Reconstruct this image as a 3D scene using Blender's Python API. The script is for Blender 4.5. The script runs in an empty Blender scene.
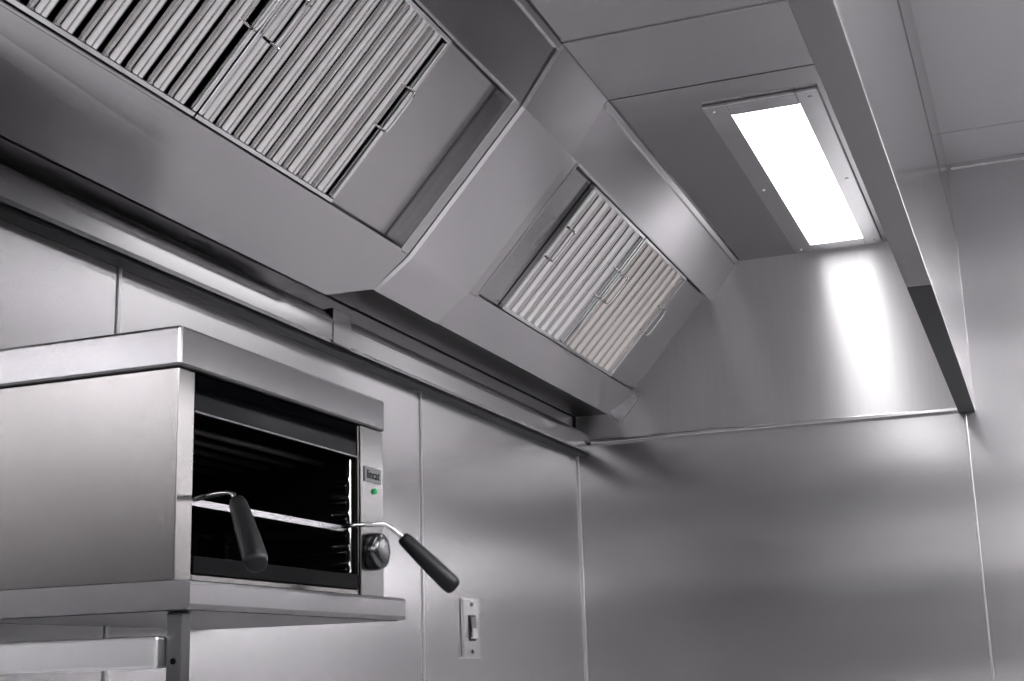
import bpy, bmesh, math
from mathutils import Vector, Matrix
S=1.3125; ZC=1.36
def P(x,y,z): return Vector((x*S,y*S,z*S+ZC))
scene=bpy.context.scene
scene.view_settings.view_transform='Standard'
try: scene.view_settings.look='Medium High Contrast'
except Exception:
    try: scene.view_settings.look='Standard - Medium High Contrast'
    except Exception: pass
COL=scene.collection
ABS={}

# ---------------------------------------------------------------- materials
def steel(name,base=(.68,.67,.685),rough=.30,tan=(0,0,1),aniso=.5,grain=(0,1,0),smudge=.06,wave=.0,wsc=(1,1,2.5),gv=.012,gs=220):
    m=bpy.data.materials.new(name); m.use_nodes=True
    n=m.node_tree.nodes; l=m.node_tree.links; b=n['Principled BSDF']
    b.inputs['Metallic'].default_value=1
    b.inputs['Anisotropic'].default_value=aniso
    g=n.new('ShaderNodeNewGeometry')
    mp=n.new('ShaderNodeMapping')
    mp.inputs['Scale'].default_value=tuple(5 if abs(c)>.5 else gs for c in grain)
    l.new(g.outputs['Position'],mp.inputs['Vector'])
    t=n.new('ShaderNodeTexNoise'); t.inputs['Scale'].default_value=1; t.inputs['Detail'].default_value=1
    l.new(mp.outputs[0],t.inputs['Vector'])
    t2=n.new('ShaderNodeTexNoise'); t2.inputs['Scale'].default_value=1.7; t2.inputs['Detail'].default_value=2
    l.new(g.outputs['Position'],t2.inputs['Vector'])
    c=n.new('ShaderNodeMath'); c.operation='MULTIPLY_ADD'; c.inputs[1].default_value=smudge; c.inputs[2].default_value=rough-smudge/2
    l.new(t2.outputs['Fac'],c.inputs[0])
    l.new(c.outputs[0],b.inputs['Roughness'])
    mx=n.new('ShaderNodeMix'); mx.data_type='RGBA'
    mx.inputs[6].default_value=(*[v*(1-gv) for v in base],1); mx.inputs[7].default_value=(*[min(1,v*(1+gv)) for v in base],1)
    l.new(t.outputs['Fac'],mx.inputs[0]); l.new(mx.outputs[2],b.inputs['Base Color'])
    if aniso>0:
        cv=n.new('ShaderNodeCombineXYZ')
        for i in range(3): cv.inputs[i].default_value=tan[i]
        l.new(cv.outputs[0],b.inputs['Tangent'])
    if wave>0:
        mp2=n.new('ShaderNodeMapping'); mp2.inputs['Scale'].default_value=wsc; l.new(g.outputs['Position'],mp2.inputs['Vector'])
        t3=n.new('ShaderNodeTexNoise'); t3.inputs['Scale'].default_value=1.2; t3.inputs['Detail'].default_value=0
        l.new(mp2.outputs[0],t3.inputs['Vector'])
        bp=n.new('ShaderNodeBump'); bp.inputs['Strength'].default_value=1; bp.inputs['Distance'].default_value=wave
        l.new(t3.outputs['Fac'],bp.inputs['Height']); l.new(bp.outputs[0],b.inputs['Normal'])
    return m
def plain(name,color,rough=.5,metal=0,noise=.05,coat=0,spec=.5):
    m=bpy.data.materials.new(name); m.use_nodes=True
    n=m.node_tree.nodes; l=m.node_tree.links; b=n['Principled BSDF']
    t=n.new('ShaderNodeTexNoise'); t.inputs['Scale'].default_value=9
    g=n.new('ShaderNodeNewGeometry'); l.new(g.outputs['Position'],t.inputs['Vector'])
    mx=n.new('ShaderNodeMix'); mx.data_type='RGBA'
    mx.inputs[6].default_value=(*[v*(1-noise) for v in color],1); mx.inputs[7].default_value=(*[min(1,v*(1+noise)) for v in color],1)
    l.new(t.outputs['Fac'],mx.inputs[0]); l.new(mx.outputs[2],b.inputs['Base Color'])
    b.inputs['Roughness'].default_value=rough; b.inputs['Metallic'].default_value=metal
    b.inputs['Coat Weight'].default_value=coat; b.inputs['Specular IOR Level'].default_value=spec
    return m
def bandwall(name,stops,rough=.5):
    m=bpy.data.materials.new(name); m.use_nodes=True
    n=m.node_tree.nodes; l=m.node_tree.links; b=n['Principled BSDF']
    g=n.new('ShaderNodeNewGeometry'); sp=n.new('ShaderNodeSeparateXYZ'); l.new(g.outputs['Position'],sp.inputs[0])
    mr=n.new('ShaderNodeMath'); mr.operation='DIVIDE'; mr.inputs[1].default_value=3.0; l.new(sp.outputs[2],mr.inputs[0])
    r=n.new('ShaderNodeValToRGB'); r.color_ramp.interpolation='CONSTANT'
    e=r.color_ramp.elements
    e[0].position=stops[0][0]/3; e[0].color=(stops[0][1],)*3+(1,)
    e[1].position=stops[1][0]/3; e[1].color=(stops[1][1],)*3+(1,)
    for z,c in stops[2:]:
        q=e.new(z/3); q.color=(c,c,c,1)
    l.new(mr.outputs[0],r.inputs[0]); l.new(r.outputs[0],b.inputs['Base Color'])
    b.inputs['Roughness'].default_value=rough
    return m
def emis(name,color,strength,base=(.9,.9,.9)):
    m=bpy.data.materials.new(name); m.use_nodes=True
    b=m.node_tree.nodes['Principled BSDF']
    b.inputs['Base Color'].default_value=(*base,1)
    b.inputs['Emission Color'].default_value=(*color,1); b.inputs['Emission Strength'].default_value=strength
    return m
SD=(-.6738,0,-.7389)
M_wl=steel('wall_left_steel',base=(.80,.79,.805),rough=.23,tan=(0,0,1),aniso=.45,grain=(0,1,0),wave=.014,wsc=(1,.5,2.2))
M_wb=steel('wall_back_steel',base=(.70,.69,.70),rough=.25,tan=(0,0,1),aniso=.1,grain=(1,0,0),wave=.013,wsc=(.3,1,3.4))
M_slope=steel('hood_slope_steel',base=(.66,.65,.665),rough=.18,tan=SD,grain=(0,1,0),aniso=.2)
M_div=steel('divider_steel',base=(.73,.72,.735),rough=.20,tan=SD,grain=(0,1,0),aniso=.2)  # lighter than the housing: shading at the folds put into the colour
M_blank=steel('blanking_steel',base=(.54,.53,.54),rough=.18,tan=SD,grain=(0,1,0),aniso=.2)  # darker than the housing: recess shade put into the colour
M_ceil=steel('hood_ceiling_steel',base=(.56,.555,.565),rough=.20,tan=(1,0,0),grain=(0,1,0),aniso=.3)
M_end=steel('hood_end_steel',base=(.76,.75,.76),rough=.46,tan=(0,0,1),grain=(0,0,1),aniso=.93,smudge=.02,gv=.03,gs=90)
M_fas=steel('hood_fascia_steel',base=(.68,.67,.68),rough=.18,tan=(0,0,1),grain=(0,1,0),smudge=.03)
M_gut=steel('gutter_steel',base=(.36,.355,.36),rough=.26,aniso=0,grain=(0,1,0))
M_dark=steel('dark_reflect_shade_steel',base=(.04,.04,.044),rough=.35,aniso=0,grain=(0,1,0))  # base colour carries a dark reflection and a shadow gap
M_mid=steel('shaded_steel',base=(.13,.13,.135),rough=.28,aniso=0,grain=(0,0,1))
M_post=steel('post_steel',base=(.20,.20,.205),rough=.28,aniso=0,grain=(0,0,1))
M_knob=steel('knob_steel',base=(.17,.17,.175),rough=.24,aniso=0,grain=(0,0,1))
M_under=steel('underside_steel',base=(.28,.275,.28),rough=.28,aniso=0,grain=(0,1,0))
M_rail=steel('rail_steel',base=(.56,.555,.565),rough=.20,aniso=0,grain=(0,1,0))
M_trim=steel('trim_steel',base=(.76,.755,.77),rough=.20,aniso=0,grain=(0,0,1))
M_edge=steel('bay_edge_steel',base=(.66,.655,.67),rough=.22,aniso=0,grain=(0,0,1))
M_joint=steel('joint_strip_steel',base=(.80,.80,.81),rough=.30,aniso=0,grain=(0,0,1))
M_plate=steel('switch_plate_steel',base=(.90,.90,.90),rough=.26,aniso=0,grain=(0,0,1))
M_gr=steel('grill_side_steel',base=(.26,.253,.25),rough=.18,tan=(0,0,1),grain=(1,0,0),aniso=.1,smudge=.02)
M_cp=steel('control_panel_steel',base=(.21,.208,.21),rough=.24,aniso=0,grain=(0,1,0),smudge=.02)
M_grf=steel('grill_front_steel',base=(.34,.335,.345),rough=.24,aniso=0,grain=(0,1,0),smudge=.02)
M_chr=steel('polished_chrome',base=(.86,.86,.87),rough=.09,aniso=0,smudge=.02)
M_blade=steel('baffle_bright_steel',base=(.70,.69,.69),rough=.035,aniso=0,smudge=.02)
M_blade2=steel('baffle_warm_steel',base=(.62,.59,.57),rough=.05,aniso=0,smudge=.02)
M_blk=plain('black_enamel',(.010,.010,.011),.3,spec=.03)
M_int=plain('black_interior',(.008,.007,.007),.6,spec=.2)  # even near-black colour for grill liner and filter backing
M_glass=plain('black_glass_shield',(.003,.003,.004),.04,spec=.04)
M_grip=plain('black_plastic_grip',(.011,.011,.013),.42,spec=.4)
M_elem=plain('heating_element_tube',(.05,.045,.045),.5)
M_paint=plain('ceiling_panel_paint',(.50,.50,.515),.4,noise=.02)
M_right=bandwall('right_wall_reflect_bands',[(0,.02),(1.35,.05),(2.12,.78),(2.9,.78)],.45)  # tone bands invented for how the steel reflects this unseen wall
M_front=bandwall('front_wall_reflect_bands',[(0,.02),(1.3,.09),(1.6,.04),(2.0,.20),(2.4,.50)],.45)  # unseen wall, banded to give the back wall dark and bright reflections
M_floor=plain('vinyl_floor',(.27,.268,.27),.45)
M_white=plain('white_frame',(.75,.75,.75),.35)
M_badge=plain('grey_badge',(.22,.22,.225),.4)
M_green=emis('green_indicator',(.02,.55,.18),.16,base=(.02,.3,.1))
M_lamp=emis('diffuser_hood',(1,.99,1),5.0)
M_lampn=emis('diffuser_hood_near',(1,.99,1),6.0)
M_lamp2=emis('added_diffuser_room',(1,.985,1),23.0)

# ---------------------------------------------------------------- helpers
def finish(name,bm,mat,parent=None,bevel=0,smooth=False,meta=None):
    me=bpy.data.meshes.new(name)
    bmesh.ops.recalc_face_normals(bm,faces=bm.faces)
    vs=[v.co for v in bm.verts]
    lo=Vector([min(v[i] for v in vs) for i in range(3)]); hi=Vector([max(v[i] for v in vs) for i in range(3)])
    o=Vector(((lo.x+hi.x)/2,(lo.y+hi.y)/2,lo.z))
    for v in bm.verts: v.co-=o
    if smooth:
        for f in bm.faces: f.smooth=True
    bm.to_mesh(me); bm.free()
    me.materials.append(mat)
    ob=bpy.data.objects.new(name,me); COL.objects.link(ob)
    ABS[ob.name]=o
    if parent:
        ob.parent=parent; ob.location=o-ABS[parent.name]
    else: ob.location=o
    if bevel>0:
        md=ob.modifiers.new('bevel','BEVEL'); md.width=bevel*S; md.segments=2; md.limit_method='ANGLE'; md.angle_limit=math.radians(40)
    if meta:
        for k,v in meta.items(): ob[k]=v
    return ob
def addbox(bm,x0,x1,y0,y1,z0,z1):
    vs=[bm.verts.new(P(x,y,z)) for x in (x0,x1) for y in (y0,y1) for z in (z0,z1)]
    for f in ((0,1,3,2),(4,6,7,5),(0,4,5,1),(2,3,7,6),(0,2,6,4),(1,5,7,3)): bm.faces.new([vs[i] for i in f])
def box(name,b,mat,parent=None,bevel=.0015,meta=None):
    bm=bmesh.new(); 
    bl=b if isinstance(b[0],(tuple,list)) else [b]
    for q in bl: addbox(bm,*q)
    return finish(name,bm,mat,parent,bevel,meta=meta)
L0=.4764
def SP(t,y,n):
    return P(-.613-.321*t+.7389*n, y, .938-.352*t-.6738*n)
def addslope(bm,t0,t1,y0,y1,n0,n1):
    vs=[bm.verts.new(SP(t,y,n)) for t in (t0,t1) for y in (y0,y1) for n in (n0,n1)]
    for f in ((0,1,3,2),(4,6,7,5),(0,4,5,1),(2,3,7,6),(0,2,6,4),(1,5,7,3)): bm.faces.new([vs[i] for i in f])
def addhex(bm,pts):
    a=[bm.verts.new(SP(*p)) for p in pts[:4]]; b=[bm.verts.new(SP(*p)) for p in pts[4:]]
    bm.faces.new(a); bm.faces.new(b[::-1])
    for i in range(4):
        j=(i+1)%4; bm.faces.new([a[i],a[j],b[j],b[i]])
def addprism(bm,prof,y0,y1):
    a=[bm.verts.new(P(x,y0,z)) for x,z in prof]; b=[bm.verts.new(P(x,y1,z)) for x,z in prof]
    bm.faces.new(a); bm.faces.new(b[::-1])
    for i in range(len(a)):
        j=(i+1)%len(a); bm.faces.new([a[i],a[j],b[j],b[i]])
def addtube(bm,pts,rads,seg=12,cap=True):
    rings=[]
    N=len(pts)
    up=None
    for i in range(N):
        d=(pts[min(i+1,N-1)]-pts[max(i-1,0)]).normalized()
        if up is None:
            up=Vector((0,0,1)) if abs(d.z)<.9 else Vector((1,0,0))
        a=d.cross(up).normalized(); b=a.cross(d).normalized(); up=b
        r=rads[i] if isinstance(rads,(list,tuple)) else rads
        rings.append([bm.verts.new(pts[i]+a*math.cos(2*math.pi*k/seg)*r+b*math.sin(2*math.pi*k/seg)*r) for k in range(seg)])
    for i in range(N-1):
        for k in range(seg):
            bm.faces.new([rings[i][k],rings[i][(k+1)%seg],rings[i+1][(k+1)%seg],rings[i+1][k]])
    if cap: bm.faces.new(rings[0][::-1]); bm.faces.new(rings[-1])
def smoothpath(pts,n=6):
    out=[]
    N=len(pts)
    for i in range(N-1):
        p0=pts[max(i-1,0)];p1=pts[i];p2=pts[i+1];p3=pts[min(i+2,N-1)]
        for k in range(n):
            t=k/n
            out.append(.5*((2*p1)+(p2-p0)*t+(2*p0-5*p1+4*p2-p3)*t*t+(3*p1-p0-3*p2+p3)*t**3))
    out.append(pts[-1]); return out
def empty(name,loc,meta):
    e=bpy.data.objects.new(name,None); e.empty_display_size=.1; COL.objects.link(e)
    e.location=loc; ABS[e.name]=Vector(loc)
    for k,v in meta.items(): e[k]=v
    return e
ST={'kind':'structure'}
# ---------------------------------------------------------------- room shell
XW=-1.04; YB=3.2; ZF=-ZC/S; ZT=1.106; XR=2.3; YF=-3.2
box('floor',(XW-.05,XR+.05,YF-.05,YB+.05,ZF-.05,ZF),M_floor,bevel=0,meta=ST)
box('ceiling',[(XW-.05,XR+.05,YF-.05,YB-.212,ZT,ZT+.05),(XW-.05,XR+.05,YB-.208,YB+.05,ZT,ZT+.05),(XW-.05,XR+.05,YB-.215,YB-.2,ZT+.004,ZT+.05)],M_paint,bevel=0,meta=ST)
box('wall_left',(XW-.05,XW,YF,YB,ZF,ZT),M_wl,bevel=0,meta=ST)
box('wall_back',(XW,XR,YB,YB+.05,ZF,ZT),M_wb,bevel=0,meta=ST)
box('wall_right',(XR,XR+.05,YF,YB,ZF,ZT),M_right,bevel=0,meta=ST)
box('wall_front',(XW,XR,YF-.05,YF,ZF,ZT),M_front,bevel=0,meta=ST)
k=1
for y in (.494,1.389,2.284):
    box('trim_%d'%k,[(XW,XW+.0025,y-.003,y+.003,ZF,.505)],M_joint,bevel=.0006,meta=ST); k+=1
box('trim_%d'%k,[(XW,XW+.004,YB-.004,YB,ZF,.505)],M_joint,bevel=.001,meta=ST); k+=1
box('trim_%d'%k,[(-.138,-.134,YB-.002,YB,ZF,.525)],M_joint,bevel=.0006,meta=ST); k+=1
box('trim_%d'%k,[(-.11,XR,YB-.006,YB,ZT-.012,ZT)],M_trim,bevel=.001,meta=ST); k+=1

# ---------------------------------------------------------------- hood
Y0=.56
hood=empty('extractor_hood',P(-.6,1.88,.53),{'label':'large brushed steel extraction canopy with sloping filter housing','category':'extractor hood'})
ZH=.938
bm=bmesh.new()
addbox(bm,-.613,-.149,Y0,1.8848,ZH,ZH+.01)
addbox(bm,-.613,-.149,1.885,2.125,ZH-.0025,ZH+.01)
addbox(bm,-.613,-.149,2.1252,3.196,ZH,ZH+.01)
finish('hood_ceiling',bm,M_ceil,hood,.0006)
box('panel_seam',[(-.612,-.150,2.1228,2.1242,ZH-.0032,ZH-.001)],M_mid,hood,0)
box('end_panel',[(-1.035,-.149,3.186,3.196,.535,ZH)],M_end,hood,0)
box('end_panel',[(-1.035,-.149,Y0-.01,Y0,.535,ZH)],M_end,hood,0)
box('drip_ledge',[(-1.0,-.149,3.182,3.198,.531,.540)],M_trim,hood,.0015)
bm=bmesh.new()
addbox(bm,-.149,-.115,Y0,2.045,.536,.933)
addbox(bm,-.149,-.115,2.047,3.196,.536,.933)
finish('front_fascia',bm,M_fas,hood,.0012)
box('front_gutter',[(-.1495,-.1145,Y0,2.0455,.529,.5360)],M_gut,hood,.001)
box('front_gutter',[(-.1495,-.1145,2.0465,3.196,.529,.5360)],M_dark,hood,.001)  # dark reflection on the far lip, painted as darker steel
box('infill_panel',[(-.14,-.1165,Y0,3.196,.936,ZT-.001)],M_fas,hood,.001)
box('panel_seam',[(-.1160,-.1145,Y0,3.196,.9280,.9300)],M_mid,hood,0)
box('panel_seam',[(-.1175,-.1160,Y0,3.196,.9510,.9530)],M_mid,hood,0)
T0,T1=.235,.84
NR=.012
bm=bmesh.new()
for (ya,yb,yi,yj) in ((Y0,1.884,.815,1.857),(2.1245,3.186,2.160,3.186)):
    addhex(bm,[(.02,ya,0),(.02,yb,0),(T0,yb,NR),(T0,ya,NR),(.02,ya,-.036),(.02,yb,-.036),(T0,yb,-.036),(T0,ya,-.036)])
    if yi>ya: addhex(bm,[(T0,ya,NR),(T0,yi,NR),(T1,yi,NR),(T1,ya,NR),(T0,ya,-.036),(T0,yi,-.036),(T1,yi,-.036),(T1,ya,-.036)])
    if yj<yb: addhex(bm,[(T0,yj,NR),(T0,yb,NR),(T1,yb,NR),(T1,yj,NR),(T0,yj,-.036),(T0,yb,-.036),(T1,yb,-.036),(T1,yj,-.036)])
a=[(T1,Y0,NR),(T1,1.884,NR),(1.0,1.884,0),(1.09,1.79,-.006),(1.09,Y0,-.006)]
A=[bm.verts.new(SP(*p)) for p in a]; B=[bm.verts.new(SP(p[0],p[1],-.036)) for p in a]
bm.faces.new([A[0],A[1],A[2]]); bm.faces.new([A[0],A[2],A[3],A[4]]); bm.faces.new(B[::-1])
for i in range(5):
    j=(i+1)%5; bm.faces.new([A[i],A[j],B[j],B[i]])
addhex(bm,[(T1,2.1245,NR),(T1,3.186,NR),(1.0,3.186,0),(1.0,2.1245,0),(T1,2.1245,-.036),(T1,3.186,-.036),(1.0,3.186,-.036),(1.0,2.1245,-.036)])
finish('filter_housing',bm,M_slope,hood,.0009)
bm=bmesh.new(); addslope(bm,T1+.01,1.0,3.168,3.1855,-.01,.018)
finish('end_lip',bm,M_slope,hood,.0008)
for (ya,yb) in ((.815,1.857),(2.160,3.184)):
    bm=bmesh.new()
    e=.0035
    addslope(bm,T0-.002,T0+.006,ya,yb,.004,NR+.0015)
    addslope(bm,T1-.006,T1+.002,ya,yb,.004,NR+.0015)
    addslope(bm,T0+.006,T1-.006,ya-.001,ya+e,.004,NR+.0015)
    if yb<3: addslope(bm,T0+.006,T1-.006,yb-e,yb+.001,.004,NR+.0015)
    finish('bay_edge',bm,M_edge,hood,.0006)
bm=bmesh.new()
NP=.018
A=[[bm.verts.new(SP(t,y,n+d)) for y,n in ((1.8855,-.02-d),(1.8855,NP-.005),(1.890,NP),(2.1165,NP),(2.120,NP-.004),(2.120,-.02-d))] for t,d in ((0.0,-.012),(T0,0),(T1,0),(1.0,-.014))]
bm.faces.new(A[0]); bm.faces.new(A[3][::-1])
for q in range(3):
    for i in range(6):
        j=(i+1)%6; bm.faces.new([A[q][i],A[q][j],A[q+1][j],A[q+1][i]])
finish('divider_panel',bm,M_div,hood,.0)
bm=bmesh.new(); addslope(bm,.0,.022,Y0,1.884,-.02,.006); addslope(bm,.0,.022,2.121,3.186,-.02,.006)
finish('top_flange',bm,M_trim,hood,.001)
for (a,b) in ((.815,.962),(1.647,1.857),(2.16,2.297),(2.982,3.186)):
    bm=bmesh.new(); addslope(bm,T0,T1,a,b,-.024,-.011)
    finish('blanking_panel',bm,M_blank,hood,.0)
bm=bmesh.new(); addslope(bm,.1,.95,Y0,3.186,-.05,-.042)
finish('plenum_back',bm,M_dark,hood,0)
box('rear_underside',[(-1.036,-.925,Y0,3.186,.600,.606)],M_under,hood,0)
bm=bmesh.new()
prof=[(-1.038,.510),(-1.010,.510),(-1.006,.514),(-1.006,.543)]
for i in range(1,8):
    a=math.radians(90*i/8); prof.append((-1.018+.012*math.cos(a),.543+.018*math.sin(a)))
prof.append((-1.038,.564))
addprism(bm,prof,Y0,3.197)
finish('rear_gutter',bm,M_rail,hood,.0)
box('gutter_shadow_strip',[(-1.0395,-1.0150,Y0,3.197,.5045,.5098)],M_dark,hood,0)  # dark strip painting the shadow gap below the rear gutter
box('gutter_joint_plate',[(-1.030,-1.0045,1.885,1.945,.5095,.566)],M_rail,hood,.001)

# ---------------------------------------------------------------- baffle filters
def make_filter(y0,mat):
    W=.338
    f=empty('baffle_filter',SP((T0+T1)/2,y0+W/2,-.015),{'label':'polished steel baffle grease filter slotted in sloping hood housing','category':'grease filter','group':'baffle filters in the hood'})
    bm=bmesh.new()
    w=.008
    addslope(bm,T0+.007,T0+.022,y0,y0+W,-.028,-.000)
    addslope(bm,T1-.022,T1-.007,y0,y0+W,-.028,-.000)
    addslope(bm,T0+.022,T1-.022,y0,y0+w,-.028,-.000)
    addslope(bm,T0+.022,T1-.022,y0+W-w,y0+W,-.028,-.000)
    finish('filter_frame',bm,M_chr,f,.0012)
    nb=8; pitch=(W-2*w)/nb
    ta,tb=T0+.022,T1-.022
    seg=24
    bm=bmesh.new(); bm2=bmesh.new()
    for i in range(nb):
        c=y0+w+pitch*(i+.5)
        hw=pitch*.36
        prof=[]
        for k in range(seg+1):
            a=math.pi*k/seg
            ca=math.cos(a); sa=max(0,math.sin(a))
            prof.append((c-hw*ca, -.024+.023*sa-.0035*math.exp(-(ca/.25)**2)))
        A=[bm.verts.new(SP(ta,y,n)) for y,n in prof]; B=[bm.verts.new(SP(tb,y,n)) for y,n in prof]
        for k in range(seg): bm.faces.new([A[k],A[k+1],B[k+1],B[k]])
        if i<nb-1:
            prof=[]
            for k in range(seg+1):
                a=math.pi*k/seg
                prof.append((c+pitch*.5-pitch*.36*math.cos(a), -.0245-.008*max(0,math.sin(a))))
            A=[bm2.verts.new(SP(ta,y,n)) for y,n in prof]; B=[bm2.verts.new(SP(tb,y,n)) for y,n in prof]
            for k in range(seg): bm2.faces.new([A[k],A[k+1],B[k+1],B[k]])
    finish('baffle_blades',bm,mat,f,0,smooth=True)
    finish('rear_baffles',bm2,M_mid,f,0,smooth=True)  # shade in the gaps between blades is put into this darker steel
    bm=bmesh.new(); addslope(bm,T0+.008,T1-.008,y0+.001,y0+W-.001,-.036,-.034)
    finish('filter_back',bm,M_int,f,0)
    for yy in (y0+.020,y0+W-.020):
        tm=.5
        pts=[SP(tm-.07,yy,-.006),SP(tm-.07,yy,.010),SP(tm-.055,yy,.015),SP(tm+.055,yy,.015),SP(tm+.07,yy,.010),SP(tm+.07,yy,-.006)]
        bm=bmesh.new(); addtube(bm,smoothpath(pts,4),.0022*S,8)
        finish('handle',bm,M_chr,f,0,smooth=True)
    return f
for y0,mm in ((.966,M_blade),(1.308,M_blade),(2.300,M_blade),(2.642,M_blade2)): make_filter(y0,mm)

# ---------------------------------------------------------------- hood lights
def hood_light(y0,lab,lm):
    f=empty('hood_light',P(-.3725,y0+.47,ZH),{'label':lab,'category':'light fixture','group':'recessed hood lights'})
    y1=y0+.945
    bm=bmesh.new()
    addbox(bm,-.471,-.4295,y0,y1,ZH-.006,ZH-.0005); addbox(bm,-.3115,-.274,y0,y1,ZH-.006,ZH-.0005)
    addbox(bm,-.4295,-.3115,y0,y0+.051,ZH-.006,ZH-.0005); addbox(bm,-.4295,-.3115,y1-.048,y1,ZH-.006,ZH-.0005)
    finish('light_frame',bm,M_trim,f,.0015)
    box('diffuser',[(-.4293,-.3117,y0+.0512,y1-.0482,ZH-.004,ZH-.001)],lm,f,.0)
    for (x,y) in ((-.455,y0+.025),(-.29,y0+.025),(-.455,y1-.025),(-.29,y1-.025),(-.455,y0+.47),(-.29,y0+.47)):
        bm=bmesh.new(); addtube(bm,[P(x,y,ZH-.006),P(x,y,ZH-.0075)],[.004*S,.003*S],10)
        finish('screw',bm,M_chr,f,0)
hood_light(2.220,'glowing white recessed strip light in a steel frame on hood ceiling',M_lamp)
hood_light(.800,'glowing white recessed strip light in a steel frame on hood ceiling',M_lampn)

# ---------------------------------------------------------------- unseen room lights, added to brighten the steel
for (cx,cy) in ((.75,.6),(.75,2.0),(.75,-1.6),(1.75,.6),(1.75,2.0),(1.75,-1.6),(-.45,-1.8)):
    f=empty('added_ceiling_light',P(cx,cy,ZT),{'label':'added unseen flat rectangular glowing ceiling panel light with white frame','category':'ceiling light','group':'added room ceiling lights'})
    a,b=.22,.45
    box('light_frame',[(cx-a-.02,cx-a,cy-b-.02,cy+b+.02,ZT-.012,ZT-.001),(cx+a,cx+a+.02,cy-b-.02,cy+b+.02,ZT-.012,ZT-.001),(cx-a,cx+a,cy-b-.02,cy-b,ZT-.012,ZT-.001),(cx-a,cx+a,cy+b,cy+b+.02,ZT-.012,ZT-.001)],M_white,f,.001)
    box('diffuser',[(cx-a+.0001,cx+a-.0001,cy-b+.0001,cy+b-.0001,ZT-.008,ZT-.001)],M_lamp2,f,0)

# ---------------------------------------------------------------- shelf
ZS=.0950
shelf=empty('wall_shelf',P(-.9,1.38,ZS-.0275),{'label':'brushed stainless steel shelf with folded lip holding the grill','category':'shelf'})
bm=bmesh.new(); addprism(bm,[(-1.038,ZS),(-.764,ZS),(-.7612,ZS-.0012),(-.760,ZS-.004),(-.760,ZS-.0225),(-.7615,ZS-.0262),(-.765,ZS-.0275),(-1.038,ZS-.0275)],1.140,1.617)
finish('shelf_top',bm,M_grf,shelf,.0)
box('shelf_underside_shade',[(-1.037,-.768,1.146,1.611,ZS-.0282,ZS-.0277)],M_mid,shelf,.0)  # added dark sheet: shade below the shelf put into its colour
sup=empty('shelf_support',P(-.79,1.167,ZF),{'label':'stainless steel post with bolt holes and cross rail under the shelf','category':'shelf support'})
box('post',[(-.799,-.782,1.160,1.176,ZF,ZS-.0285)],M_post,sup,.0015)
box('cross_rail',[(-1.038,-.7995,1.145,1.165,.0135,.044)],M_joint,sup,.003)
for z in (.02,-.01,-.04):
    bm=bmesh.new(); addtube(bm,[P(-.7905,1.1605,z),P(-.7905,1.1592,z)],.003*S,12); finish('bolt_hole',bm,M_blk,sup,0)

# ---------------------------------------------------------------- salamander grill
g=empty('salamander_grill',P(-.91,1.385,ZS+.001),{'label':'stainless steel salamander grill with black open front on shelf','category':'grill'})
ZB=ZS+.0012; XF=-.79; XK=-1.034
box('body',[(XK,XF,1.157,1.186,ZB,.3075),(XK,XF,1.547,1.612,ZB,.3075),(XK,XF,1.186,1.547,ZB,.104),(XK,XK+.012,1.186,1.547,.104,.3075)],M_gr,g,.0012)
box('control_panel',[(XF,XF+.0025,1.549,1.612,ZB,.3070)],M_cp,g,.0008)
box('top_cover',[(XK,XF+.004,1.153,1.616,.308,.350)],M_grf,g,.0035)
box('interior_liner',[(XK+.012,XF-.003,1.1865,1.1885,.1045,.307),(XK+.012,XF-.003,1.5445,1.5465,.1045,.307),(XK+.0125,XK+.0145,1.1885,1.5445,.1045,.307),(XK+.0145,XF-.003,1.1885,1.5445,.296,.307)],M_int,g,0)
box('drip_tray',[(XK+.03,XF-.001,1.190,1.543,.1045,.108),(XF-.003,XF+.001,1.188,1.545,.1045,.122)],M_blk,g,.0008)
box('heat_shield',[(XF-.004,XF-.001,1.187,1.546,.268,.307)],M_glass,g,.001)
box('shield_edge',[(XF-.005,XF+.0005,1.187,1.546,.2655,.268)],M_mid,g,.0004)
for i in range(5):
    x=-.99+i*.038
    bm=bmesh.new(); addtube(bm,[P(x,1.19,.262),P(x,1.54,.262)],.004*S,10); finish('heating_element',bm,M_elem,g,0,smooth=True)
for yy,sg in ((1.5425,-1),(1.1905,1)):
    bm=bmesh.new()
    addbox(bm,-.803,-.797,min(yy,yy+sg*.005),max(yy,yy+sg*.005),.124,.262)
    addbox(bm,-.975,-.969,min(yy,yy+sg*.005),max(yy,yy+sg*.005),.124,.262)
    if sg<0: addbox(bm,-.796,-.7925,1.5285,1.5325,.124,.262)
    for i in range(6):
        z=.134+.0205*i
        if sg<0: addtube(bm,[P(-.815,yy+sg*.016,z),P(-.7915,yy+sg*.016,z)],.0034*S,8)
        addtube(bm,[P(-.975,yy+sg*.009,z-.006),P(-.800+(-.012 if sg>0 else 0),yy+sg*.009,z-.006)],.0012*S,6)
    finish('rack_runner',bm,M_trim if sg<0 else M_mid,g,0)
bm=bmesh.new()
zr=.176
addbox(bm,-.806,-.7975,1.195,1.522,zr-.003,zr+.004)
addtube(bm,[P(-.826,1.195,zr+.004),P(-.826,1.522,zr+.004)],.003*S,10)
addtube(bm,[P(-.985,1.195,zr),P(-.985,1.522,zr)],.003*S,10)
for i in range(14):
    y=1.205+i*.0232
    addtube(bm,[P(-.985,y,zr+.003),P(-.800,y,zr+.003)],.0015*S,6)
rack=finish('grill_rack',bm,M_grf,g,0)
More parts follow.
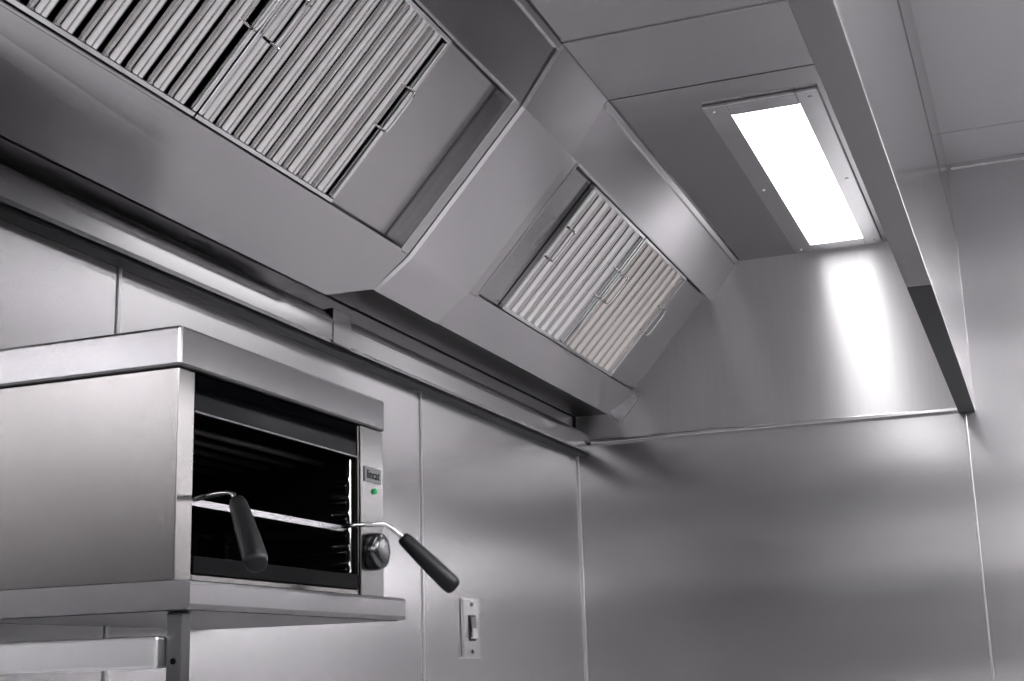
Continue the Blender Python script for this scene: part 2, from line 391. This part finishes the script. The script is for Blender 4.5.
def handle(wp,ga,gb):
    bm=bmesh.new(); addtube(bm,smoothpath([P(*p) for p in wp],6),.0028*S,10); finish('handle',bm,M_chr,rack,0,smooth=True)
    a=P(*ga); b=P(*gb); pts=[];rr=[]
    prof=[(0,.0045),(.01,.0075),(.06,.0088),(.25,.0098),(.6,.0112),(.9,.0118),(.965,.0108),(1.0,.0070)]
    for t,r in prof: pts.append(a.lerp(b,t)); rr.append(r*S)
    bm=bmesh.new(); addtube(bm,pts,rr,24); finish('grip',bm,M_grip,rack,0,smooth=True)
handle([(-.80,1.200,.179),(-.785,1.196,.1805),(-.758,1.186,.1810),(-.738,1.176,.178),(-.725,1.165,.168),(-.722,1.162,.164)],(-.7265,1.1665,.1695),(-.67,1.111,.1012))
handle([(-.80,1.517,.1785),(-.785,1.519,.1795),(-.760,1.527,.1800),(-.745,1.537,.178),(-.731,1.550,.164),(-.727,1.5525,.160)],(-.7320,1.549,.1650),(-.678,1.585,.1015))
bm=bmesh.new(); c=(1.579,.152)
addtube(bm,[P(XF+.0025,*c),P(XF+.004,*c),P(XF+.014,*c),P(XF+.018,*c),P(XF+.020,*c)],[.0225*S,.0235*S,.0228*S,.0205*S,.014*S],36)
finish('knob',bm,M_knob,g,0,smooth=True)
box('badge',[(XF+.0025,XF+.0040,1.558,1.603,.2385,.2575)],M_badge,g,.0005)
cu=bpy.data.curves.new('tmp_text','FONT'); cu.body='lincat'; cu.size=.0165*S; cu.extrude=.0003; cu.align_x='CENTER'; cu.align_y='CENTER'
tmp=bpy.data.objects.new('tmp_text',cu); COL.objects.link(tmp)
bpy.context.view_layer.update()
me=bpy.data.meshes.new_from_object(tmp.evaluated_get(bpy.context.evaluated_depsgraph_get()))
bpy.data.objects.remove(tmp); me.name='brand_lettering'
to=bpy.data.objects.new('brand_lettering',me); COL.objects.link(to); to.parent=g
to.location=P(XF+.0043,1.5805,.2478)-ABS[g.name]; to.rotation_euler=(math.pi/2,0,math.pi/2)
me.materials.clear(); me.materials.append(M_blk)
bm=bmesh.new(); addtube(bm,[P(XF+.002,1.586,.228),P(XF+.005,1.586,.228)],[.0042*S,.0036*S],16); finish('indicator_light',bm,M_green,g,0)

# ---------------------------------------------------------------- wall switch
sw=empty('wall_switch',P(XW,2.494,.028),{'label':'metal isolator switch plate with rocker on the steel wall','category':'switch'})
box('plate',[(XW+.0002,XW+.006,2.453,2.535,.028,.140)],M_plate,sw,.0025)
box('switch_recess',[(XW+.006,XW+.0075,2.478,2.510,.060,.108)],M_mid,sw,.001)
bm=bmesh.new(); addprism(bm,[(XW+.0075,.064),(XW+.015,.064),(XW+.009,.084),(XW+.0115,.104),(XW+.0075,.104)],2.482,2.506)
finish('rocker',bm,M_trim,sw,.001)
for z in (.040,.128):
    bm=bmesh.new(); addtube(bm,[P(XW+.006,2.494,z),P(XW+.0072,2.494,z)],.004*S,12); finish('screw',bm,M_mid,sw,0)

# ---------------------------------------------------------------- world + camera
w=bpy.data.worlds.new('World'); scene.world=w; w.use_nodes=True
w.node_tree.nodes['Background'].inputs[0].default_value=(.5,.5,.52,1); w.node_tree.nodes['Background'].inputs[1].default_value=.3
cam=bpy.data.cameras.new('camera'); co=bpy.data.objects.new('camera',cam); COL.objects.link(co)
cam.sensor_width=36; cam.lens=1395/1024*36; cam.clip_start=.02
R=Vector((.9334,.3578,-.0301)); F=Vector((-.3416,.9109,.2314)).normalized()
R=(R-F*R.dot(F)).normalized(); U=R.cross(F)
m=Matrix((R,U,-F)).transposed().to_4x4(); m.translation=Vector((0,0,ZC)); co.matrix_world=m
scene.camera=co
